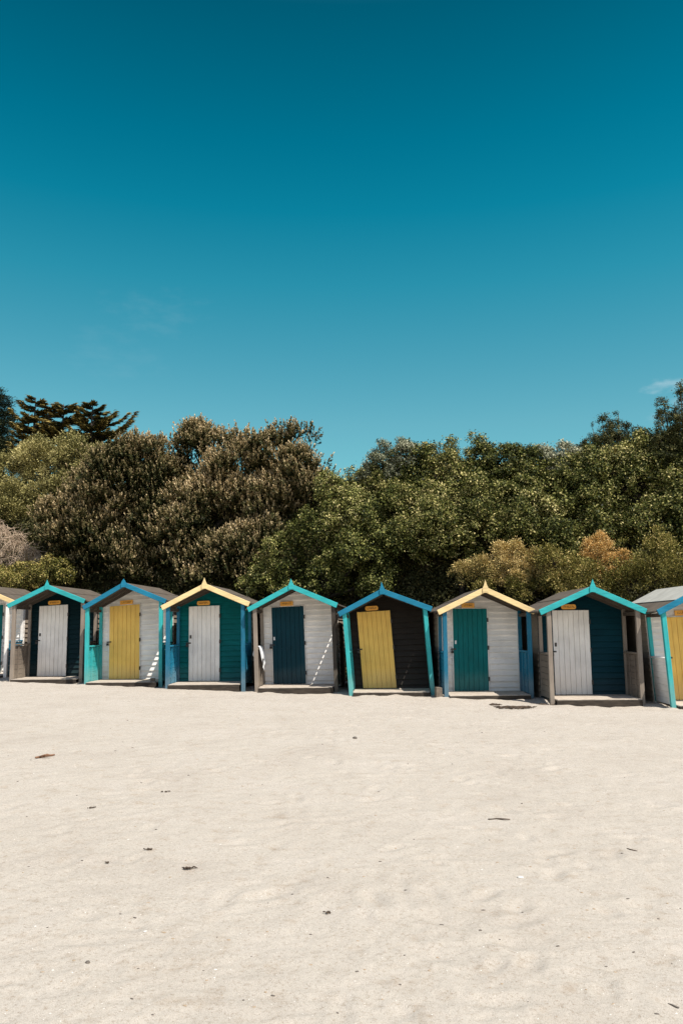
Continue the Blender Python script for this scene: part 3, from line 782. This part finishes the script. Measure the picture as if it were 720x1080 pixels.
    for k in range(n):
        j = rng.uniform(-.002, .002); a = dl+k*w+(.0025 if k else 0); b = dl+(k+1)*w-(.0025 if k < n-1 else 0)
        m.box(a, b, PD-.062+j, PD-.034, dz0, dz1)
    m.box(dl+.004, dr-.004, PD-.034, PD-.024, dz0+.004, dz1-.004)
    door = m.build('door', M[h['dcol']], root, bevel=.004)
    m = B(); m.box(dl-.024, dl-.004, PD-.05, PD-.02, dz0-.01, dz1+.02); m.box(dr+.004, dr+.02, PD-.05, PD-.02, dz0-.01, dz1+.02); m.box(dl-.024, dr+.02, PD-.045, PD-.021, dz1+.004, dz1+.02)
    m.build('door_frame', M[h['wall']], root)
    # hasp and padlock, keyhole plate, hinges
    zl = dz0+(dz1-dz0)*.505
    m = B(); m.box(dl-.065, dl+.055, PD-.075, PD-.064, zl-.012, zl+.018)
    m.tube([(dl-.048, PD-.085, zl+.0), (dl-.048, PD-.088, zl-.03), (dl-.022, PD-.088, zl-.03), (dl-.022, PD-.085, zl)], [.006]*4, 5)
    m.box(dl-.065, dl-.005, PD-.10, PD-.072, zl-.085, zl-.03)
    m.build('padlock', M['iron'], door, bevel=.003)
    if h.get('plate'):
        m = B(); zk = dz0+(dz1-dz0)*.59
        m.box(dl+.025, dl+.068, PD-.071, PD-.0645, zk-.04, zk+.04); m.build('keyhole_plate', M[h['plate']], door, bevel=.002)
    for t in (.14, .52, .86):
        z = dz0+(dz1-dz0)*t
        m = B(); m.box(dr-.006, dr+.03, PD-.066, PD-.051, z-.045, z+.045); m.build('hinge', M['iron'], door)
    # name plate with worn lettering
    s0, s1, zs = h['sign']
    s0 -= .0; m = B(); hh = .052
    zs = max(zs, dz1+hh+.022)
    if h.get('round_sign'):
        r = hh*.75; poly = []
        for cx_, cz_, a0 in ((s1-r, zs+hh-r, 0), (s0+r, zs+hh-r, 90), (s0+r, zs-hh+r, 180), (s1-r, zs-hh+r, 270)):
            for q in range(5):
                a = math.radians(a0+q*22.5); poly.append((cx_+r*math.cos(a), cz_+r*math.sin(a)))
        m.prism_xz(poly, PD-.06, PD-.03)
    else:
        m.prism_xz([(s0, zs-hh), (s1, zs-hh), (s1, zs+hh), (s0, zs+hh)], PD-.06, PD-.03)
    pl = m.build('name_plate', M['sign'], root, bevel=.003)
    m = B(); x = s0+.05
    while x < s1-.055:
        w = rng.uniform(.016, .03)
        m.box(x, x+.007, PD-.063, PD-.0605, zs-.022, zs+.022)
        kind = rng.randrange(3)
        if kind == 0: m.box(x+.007, x+w, PD-.063, PD-.0605, zs+.014, zs+.022); m.box(x+.007, x+w*.8, PD-.063, PD-.0605, zs-.004, zs+.003)
        elif kind == 1: m.box(x+.007, x+w, PD-.063, PD-.0605, zs-.022, zs-.014)
        else: m.box(x+w-.007, x+w, PD-.063, PD-.0605, zs-.022, zs+.022); m.box(x+.007, x+w-.007, PD-.063, PD-.0605, zs-.004, zs+.004)
        x += w+.011
    m.build('lettering', M['ink'], pl)
    return root

hut_objs = [make_hut(i, h) for i, h in enumerate(HUTS)]

def hut_point(i, x, y, z):
    h = HUTS[i]; X = h['xc']+x+h['lean']*z; ca, sa = math.cos(-h['yaw']), math.sin(-h['yaw'])
    return (h['O'][0]+X*ca-y*sa, h['O'][1]+X*sa+y*ca, h['gz']+z+x*.012)

# towel over the rail of the white hut with the dark teal door
def towel():
    h = HUTS[4]; root_p = hut_point(4, -h['hw']+.045, .42, .97)
    me_v = []; f = []
    nu, nv = 15, 18
    prof = []
    for k in range(nv):
        t = k/(nv-1)
        if t < .42: prof.append((  .062+.05*(1-t/.42), -.42*(1-t/.42)))
        elif t < .58:
            a = math.pi*(t-.42)/.16; prof.append((.062*math.cos(a), .010+.016*math.sin(a)))
        else: prof.append((-.062-.012*(t-.58)/.42, -.26*(t-.58)/.42))
    for k, (dx, dz) in enumerate(prof):
        for j in range(nu):
            u = j/(nu-1)-.5
            fold = .020*math.sin(u*19+k*.15)*min(1, abs(dz)*5)+.009*math.sin(u*41+1)
            hang = dz*(1+.35*math.sin(u*7+.8)) if dz < 0 else dz
            me_v.append((dx+(fold+.018*min(1, abs(dz)*6))*(1 if dx > 0 else -1) if dz < -.005 else dx, u*.46*(1-.25*min(1, abs(dz)*2)), hang))
    for k in range(nv-1):
        for j in range(nu-1):
            a = k*nu+j; f.append((a, a+1, a+nu+1, a+nu))
    me = bpy.data.meshes.new('towel'); me.from_pydata(me_v, [], f); me.materials.append(M['towel'])
    for p in me.polygons: p.use_smooth = True
    o = link(bpy.data.objects.new('towel', me)); o.location = root_p; o.rotation_euler = (0, 0, -h['yaw'])
    sm = o.modifiers.new('thick', 'SOLIDIFY'); sm.thickness = .007
    tag(o, 'grey white towel hung over the porch rail of a white hut', 'towel')
towel()

# ------------------------------------------------------------------ bits lying on the sand
def ground_at(px, py):
    c, s = math.cos(PITCH), math.sin(PITCH)
    a = (px-360)/F_PX; b = (540-py)/F_PX
    r = (a, c-b*s, s+b*c)
    z = 0.0
    for _ in range(4):
        t = (z-CAM_H)/r[2]; x, y = r[0]*t, r[1]*t
        z = float(sand_z(np.array([[x]]), np.array([[y]]))[0, 0])
    return (x, y, z)

def pebble_mesh(name, mat, r, seed, flat=.6):
    rng = random.Random(seed); import bmesh
    bm = bmesh.new(); bmesh.ops.create_icosphere(bm, subdivisions=2, radius=r)
    for v in bm.verts:
        k = 1+.22*math.sin(v.co.x/r*2.3+seed)*math.cos(v.co.y/r*1.9)+rng.uniform(-.05, .05)
        v.co = Vector((v.co.x*k*1.25, v.co.y*k, v.co.z*k*flat))
    me = bpy.data.meshes.new(name); bm.to_mesh(me); bm.free(); me.materials.append(mat)
    for p in me.polygons: p.use_smooth = True
    return me

def stick(name, label, cat, px, py, length, rad, ang, mat, branches=1, seed=0, group=None):
    rng = random.Random(seed); x, y, z = ground_at(px, py)
    mb = MB(); n = 6; pts = []
    for k in range(n):
        t = k/(n-1)-.5
        pts.append((t*length, .06*length*math.sin(t*5+seed)+rng.uniform(-.02, .02)*length, rad*.7+abs(t)*rad*.6*rng.random()))
    mb.tube(pts, [rad*(1-.45*abs(2*k/(n-1)-1)) for k in range(n)], 7)
    for b in range(branches):
        p = Vector(pts[1+b % (n-2)]); d = Vector((rng.uniform(.2, .5), rng.choice((-1, 1))*rng.uniform(.35, .7), .10))*length*.75
        mb.tube([tuple(p), tuple(p+d*.5+Vector((0, 0, rad))), tuple(p+d)], [rad*.6, rad*.45, rad*.2], 5)
    o = mb.build(name, mat, None, smooth=True); o.location = (x, y, z); o.rotation_euler = (0, 0, ang)
    tag(o, label, cat, group); return o

def weed(name, label, px, py, size, n, seed, group=None):
    rng = random.Random(seed); x, y, z = ground_at(px, py); mb = MB()
    for k in range(n):
        a = rng.uniform(0, 6.28); L = size*rng.uniform(.25, .6); p = Vector((rng.gauss(0, size*.22), rng.gauss(0, size*.12), .006))
        pts = [tuple(p)]
        for q in range(4):
            a += rng.uniform(-.7, .7); p = p+Vector((math.cos(a), math.sin(a)*.6, 0))*L/4; p.z = .006+rng.random()*.02*min(1, size*4)
            pts.append(tuple(p))
        r = size*.018+.0025
        mb.tube(pts, [r*.6, r, r*1.1, r*.8, r*.3], 5)
    o = mb.build(name, M['weed'], None, smooth=True); o.location = (x, y, z); tag(o, label, 'seaweed', group); return o

stick('driftwood_twig', 'forked reddish brown twig lying alone on the sand before the leftmost huts', 'twig', 47, 799, .24, .016, .9, M['stick'], 2, 1)
stick('driftwood_twig', 'thin grey brown stick lying level on the sand before the cream gabled white hut', 'twig', 526, 865, .17, .007, .05, M['weed'], 0, 2)
stick('driftwood_twig', 'short dark twig near the bottom right corner of the sand', 'twig', 710, 1062, .045, .004, -.7, M['stone_dark'], 0, 3)
stick('driftwood_twig', 'slim slanting twig on the sand in front of the rightmost huts', 'twig', 666, 897, .08, .004, -.9, M['weed'], 0, 4)
weed('seaweed_clump', 'dark brown seaweed clump on the sand at the foot of the cream gabled white hut', 545, 747, .55, 46, 5)
weed('seaweed_strand', 'thin broken line of seaweed between the clump and the blue post', 571, 743, .55, 10, 6)
weed('seaweed_strand', 'black seaweed strands just left of the big brown clump', 524, 744, .40, 9, 7)
weed('seaweed_scrap', 'small black seaweed scrap on the sand below the forked twig', 96, 853, .06, 10, 8)
weed('seaweed_scrap', 'flat black seaweed scrap on mid sand before the teal hut', 176, 836, .07, 8, 9)
weed('seaweed_scrap', 'curled dark seaweed scrap, larger of a pair on left mid sand', 157, 897, .055, 10, 10)
weed('seaweed_scrap', 'compact dark seaweed scrap left of the curled pair', 111, 911, .035, 8, 11)
weed('seaweed_scrap', 'straggling loose seaweed strands nearest the sand centre on the left', 197, 918, .10, 8, 12)
weed('seaweed_scrap', 'greenish black seaweed scrap alone on the bottom middle sand', 345, 964, .04, 9, 13)
def pebble(name, label, cat, px, py, r, mat, seed, group=None, flat=.6):
    x, y, z = ground_at(px, py); o = link(bpy.data.objects.new(name, pebble_mesh(name, mat, r, seed, flat)))
    o.location = (x, y, z+r*.15); o.rotation_euler = (0, 0, seed); tag(o, label, cat, group); return o
pebble('pebble', 'round black pebble on the lower left sand', 'pebble', 92, 1016, .010, M['stone_dark'], 1)
pebble('pebble', 'dark pebble on upper mid sand below the towel hut', 'pebble', 374, 779, .030, M['stone_dark'], 2)
pebble('shell', 'largest white shell half way down the right sand', 'shell', 548, 926, .016, M['shell'], 3, flat=.4)
pebble('shell', 'small white shell on the lower left sand above the black pebble', 'shell', 153, 983, .008, M['shell'], 4, flat=.4)
mats = [('pebble', M['stone_dark'], 'small dark pebble lying loose on the pale sand', 'small dark pebbles scattered over the sand'),
        ('pebble', M['stone_tan'], 'small tan pebble lying loose on the pale sand', 'small tan pebbles scattered over the sand'),
        ('shell', M['shell'], 'tiny white shell lying loose on the pale sand', 'tiny white shells scattered over the sand')]
rr = random.Random(31)
protos = [[pebble_mesh(n, m, 1.0, 50+k*3+q, .55) for q in range(3)] for k, (n, m, l, g) in enumerate(mats)]
for k in range(170):
    q = 0 if k % 10 < 4 else (1 if k % 10 < 8 else 2)
    n, m, l, g = mats[q]
    px = rr.uniform(0, 720); py = 752+rr.random()**.9*325
    x, y, z = ground_at(px, py)
    r = rr.uniform(.0018, .0036)*(1+y*.16)
    if q == 2: r *= .8
    o = link(bpy.data.objects.new(n, protos[q][k % 3])); o.scale = (r*rr.uniform(.8, 1.8), r, r); o.location = (x, y, z+r*.1); o.rotation_euler = (0, 0, rr.uniform(-.6, .6))
    tag(o, l, n, g)
# block of wood in the gap between two huts, and rubble at a deck end
def block(label, p, size, rz):
    mb = MB(); sx, sy, sz = size
    mb.hexa([(-sx, -sy, -.05), (sx, -sy*.9, -.05), (sx*.95, sy, -.05), (-sx, sy, -.05), (-sx*.95, -sy*.95, sz), (sx*.9, -sy, sz*.94), (sx, sy*.9, sz), (-sx, sy, sz*.97)])
    o = mb.build('wood_block', M['block'], None, bevel=.012); o.location = p; o.rotation_euler = (0, 0, rz); tag(o, label, 'block')
block('grey brown wooden block in the gap beside the blue post of white hut', hut_point(6, -1.05, .12, 0), (.07, .09, .24), .1)
block('small wooden block at the right end of the deck of white yellow-door hut', hut_point(2, .74, -.03, 0), (.06, .05, .16), .2)
print('LEAVES', N_LEAVES)

# ------------------------------------------------------------------ daylight
to_sun = Vector((.39, -.40, 1.0)).normalized()
sd = bpy.data.lights.new('sun', 'SUN'); sd.energy = 5.0; sd.angle = math.radians(.5); sd.color = (1.0, .93, .83)
so = link(bpy.data.objects.new('sun', sd)); so.rotation_euler = to_sun.to_track_quat('Z', 'Y').to_euler(); so.location = (10, -10, 30)
w = bpy.data.worlds.new('World'); scene.world = w; w.use_nodes = True
nt = w.node_tree; L = nt.links; bg = nt.nodes['Background']
sky = nt.nodes.new('ShaderNodeTexSky'); sky.sky_type = 'NISHITA'; sky.sun_disc = False
sky.sun_elevation = math.asin(to_sun.z); sky.sun_rotation = math.atan2(to_sun.x, to_sun.y)
sky.ozone_density = 1.0; sky.air_density = 1.0; sky.dust_density = .6
tc = N(nt, 'ShaderNodeTexCoord'); sp = N(nt, 'ShaderNodeSeparateXYZ'); L.new(tc.outputs['Generated'], sp.inputs[0])
SKY_STOPS = [(0.0, (0.591, 0.934, 0.763)), (0.249, (0.429, 0.906, 0.744)), (0.41, (0.110, 0.849, 0.729)), (0.485, (0.017, 0.753, 0.677)), (0.55, (0.000, 0.639, 0.591)), (0.656, (0.000, 0.436, 0.410)), (0.8, (0.600, 0.800, 0.850)), (1, (1.000, 1.000, 1.000))]
rp = ramp(nt, SKY_STOPS)
L.new(sp.outputs[2], rp.inputs[0])
mx = N(nt, 'ShaderNodeMix', data_type='RGBA', blend_type='MULTIPLY')
az = N(nt, 'ShaderNodeMapRange'); L.new(sp.outputs[1], az.inputs[0]); az.inputs[1].default_value = -.25; az.inputs[2].default_value = .25   # deep teal away from the sun, natural towards it
haz = N(nt, 'ShaderNodeMix', data_type='RGBA', blend_type='MULTIPLY'); haz.inputs[7].default_value = (1.12, 1.0, .88, 1)   # hazy warm sky round the sun
inv = N(nt, 'ShaderNodeMath', operation='SUBTRACT'); inv.inputs[0].default_value = 1.0; L.new(az.outputs[0], inv.inputs[1]); L.new(inv.outputs[0], haz.inputs[0])
L.new(az.outputs[0], mx.inputs[0])
L.new(sky.outputs[0], haz.inputs[6]); L.new(haz.outputs[2], mx.inputs[6]); L.new(rp.outputs[0], mx.inputs[7])
az2 = N(nt, 'ShaderNodeMath', operation='ARCTAN2'); L.new(sp.outputs[0], az2.inputs[0]); L.new(sp.outputs[1], az2.inputs[1])
last = mx.outputs[2]
cmbv = N(nt, 'ShaderNodeCombineXYZ'); L.new(az2.outputs[0], cmbv.inputs[0]); L.new(sp.outputs[2], cmbv.inputs[1])
mpv = N(nt, 'ShaderNodeMapping'); L.new(cmbv.outputs[0], mpv.inputs[0]); mpv.inputs['Scale'].default_value = (16, 42, 1); mpv.inputs['Rotation'].default_value = (0, 0, -.25)
cn = N(nt, 'ShaderNodeTexNoise', Scale=1.6, Detail=7.0, Roughness=.6); L.new(mpv.outputs[0], cn.inputs['Vector'])
def cloud(u0, v0, su, sv, amt):
    global last
    a = N(nt, 'ShaderNodeMath', operation='SUBTRACT'); L.new(az2.outputs[0], a.inputs[0]); a.inputs[1].default_value = u0
    b = N(nt, 'ShaderNodeMath', operation='DIVIDE'); L.new(a.outputs[0], b.inputs[0]); b.inputs[1].default_value = su
    c = N(nt, 'ShaderNodeMath', operation='SUBTRACT'); L.new(sp.outputs[2], c.inputs[0]); c.inputs[1].default_value = v0
    d = N(nt, 'ShaderNodeMath', operation='DIVIDE'); L.new(c.outputs[0], d.inputs[0]); d.inputs[1].default_value = sv
    e = N(nt, 'ShaderNodeMath', operation='MULTIPLY'); L.new(b.outputs[0], e.inputs[0]); L.new(b.outputs[0], e.inputs[1])
    f = N(nt, 'ShaderNodeMath', operation='MULTIPLY_ADD'); L.new(d.outputs[0], f.inputs[0]); L.new(d.outputs[0], f.inputs[1]); L.new(e.outputs[0], f.inputs[2])
    # noise minus squared distance
    g = N(nt, 'ShaderNodeMath', operation='MULTIPLY_ADD'); L.new(f.outputs[0], g.inputs[0]); g.inputs[1].default_value = -.22; L.new(cn.outputs[0], g.inputs[2])
    h = N(nt, 'ShaderNodeMapRange', interpolation_type='SMOOTHSTEP'); L.new(g.outputs[0], h.inputs[0]); h.inputs[1].default_value = .28; h.inputs[2].default_value = .75; h.inputs[4].default_value = amt
    m = N(nt, 'ShaderNodeMix', data_type='RGBA'); L.new(h.outputs[0], m.inputs[0]); L.new(last, m.inputs[6]); m.inputs[7].default_value = (4.0, 4.9, 5.3, 1)
    last = m.outputs[2]
for px_, py_, sx_, sy_, am_ in ((704, 408, 26, 9, .45), (690, 440, 20, 7, .35), (735, 420, 30, 14, .4), (165, 330, 60, 26, .05), (120, 375, 60, 30, .04)):
    aa = (px_-360)/F_PX; bb = (540-py_)/F_PX
    vx = Vector((aa, math.cos(PITCH)-bb*math.sin(PITCH), math.sin(PITCH)+bb*math.cos(PITCH))).normalized()
    cloud(math.atan2(vx.x, vx.y), vx.z, sx_/F_PX, sy_/F_PX, am_)
L.new(last, bg.inputs[0]); bg.inputs[1].default_value = .12

scene.view_settings.view_transform = 'Standard'; scene.view_settings.look = 'None'
scene.view_settings.exposure = 0.39; scene.view_settings.gamma = 1.0
scene.cycles.max_bounces = 8; scene.cycles.diffuse_bounces = 5; scene.cycles.transparent_max_bounces = 4
scene.cycles.use_denoising = True
scene.cycles.denoising_prefilter = 'NONE'
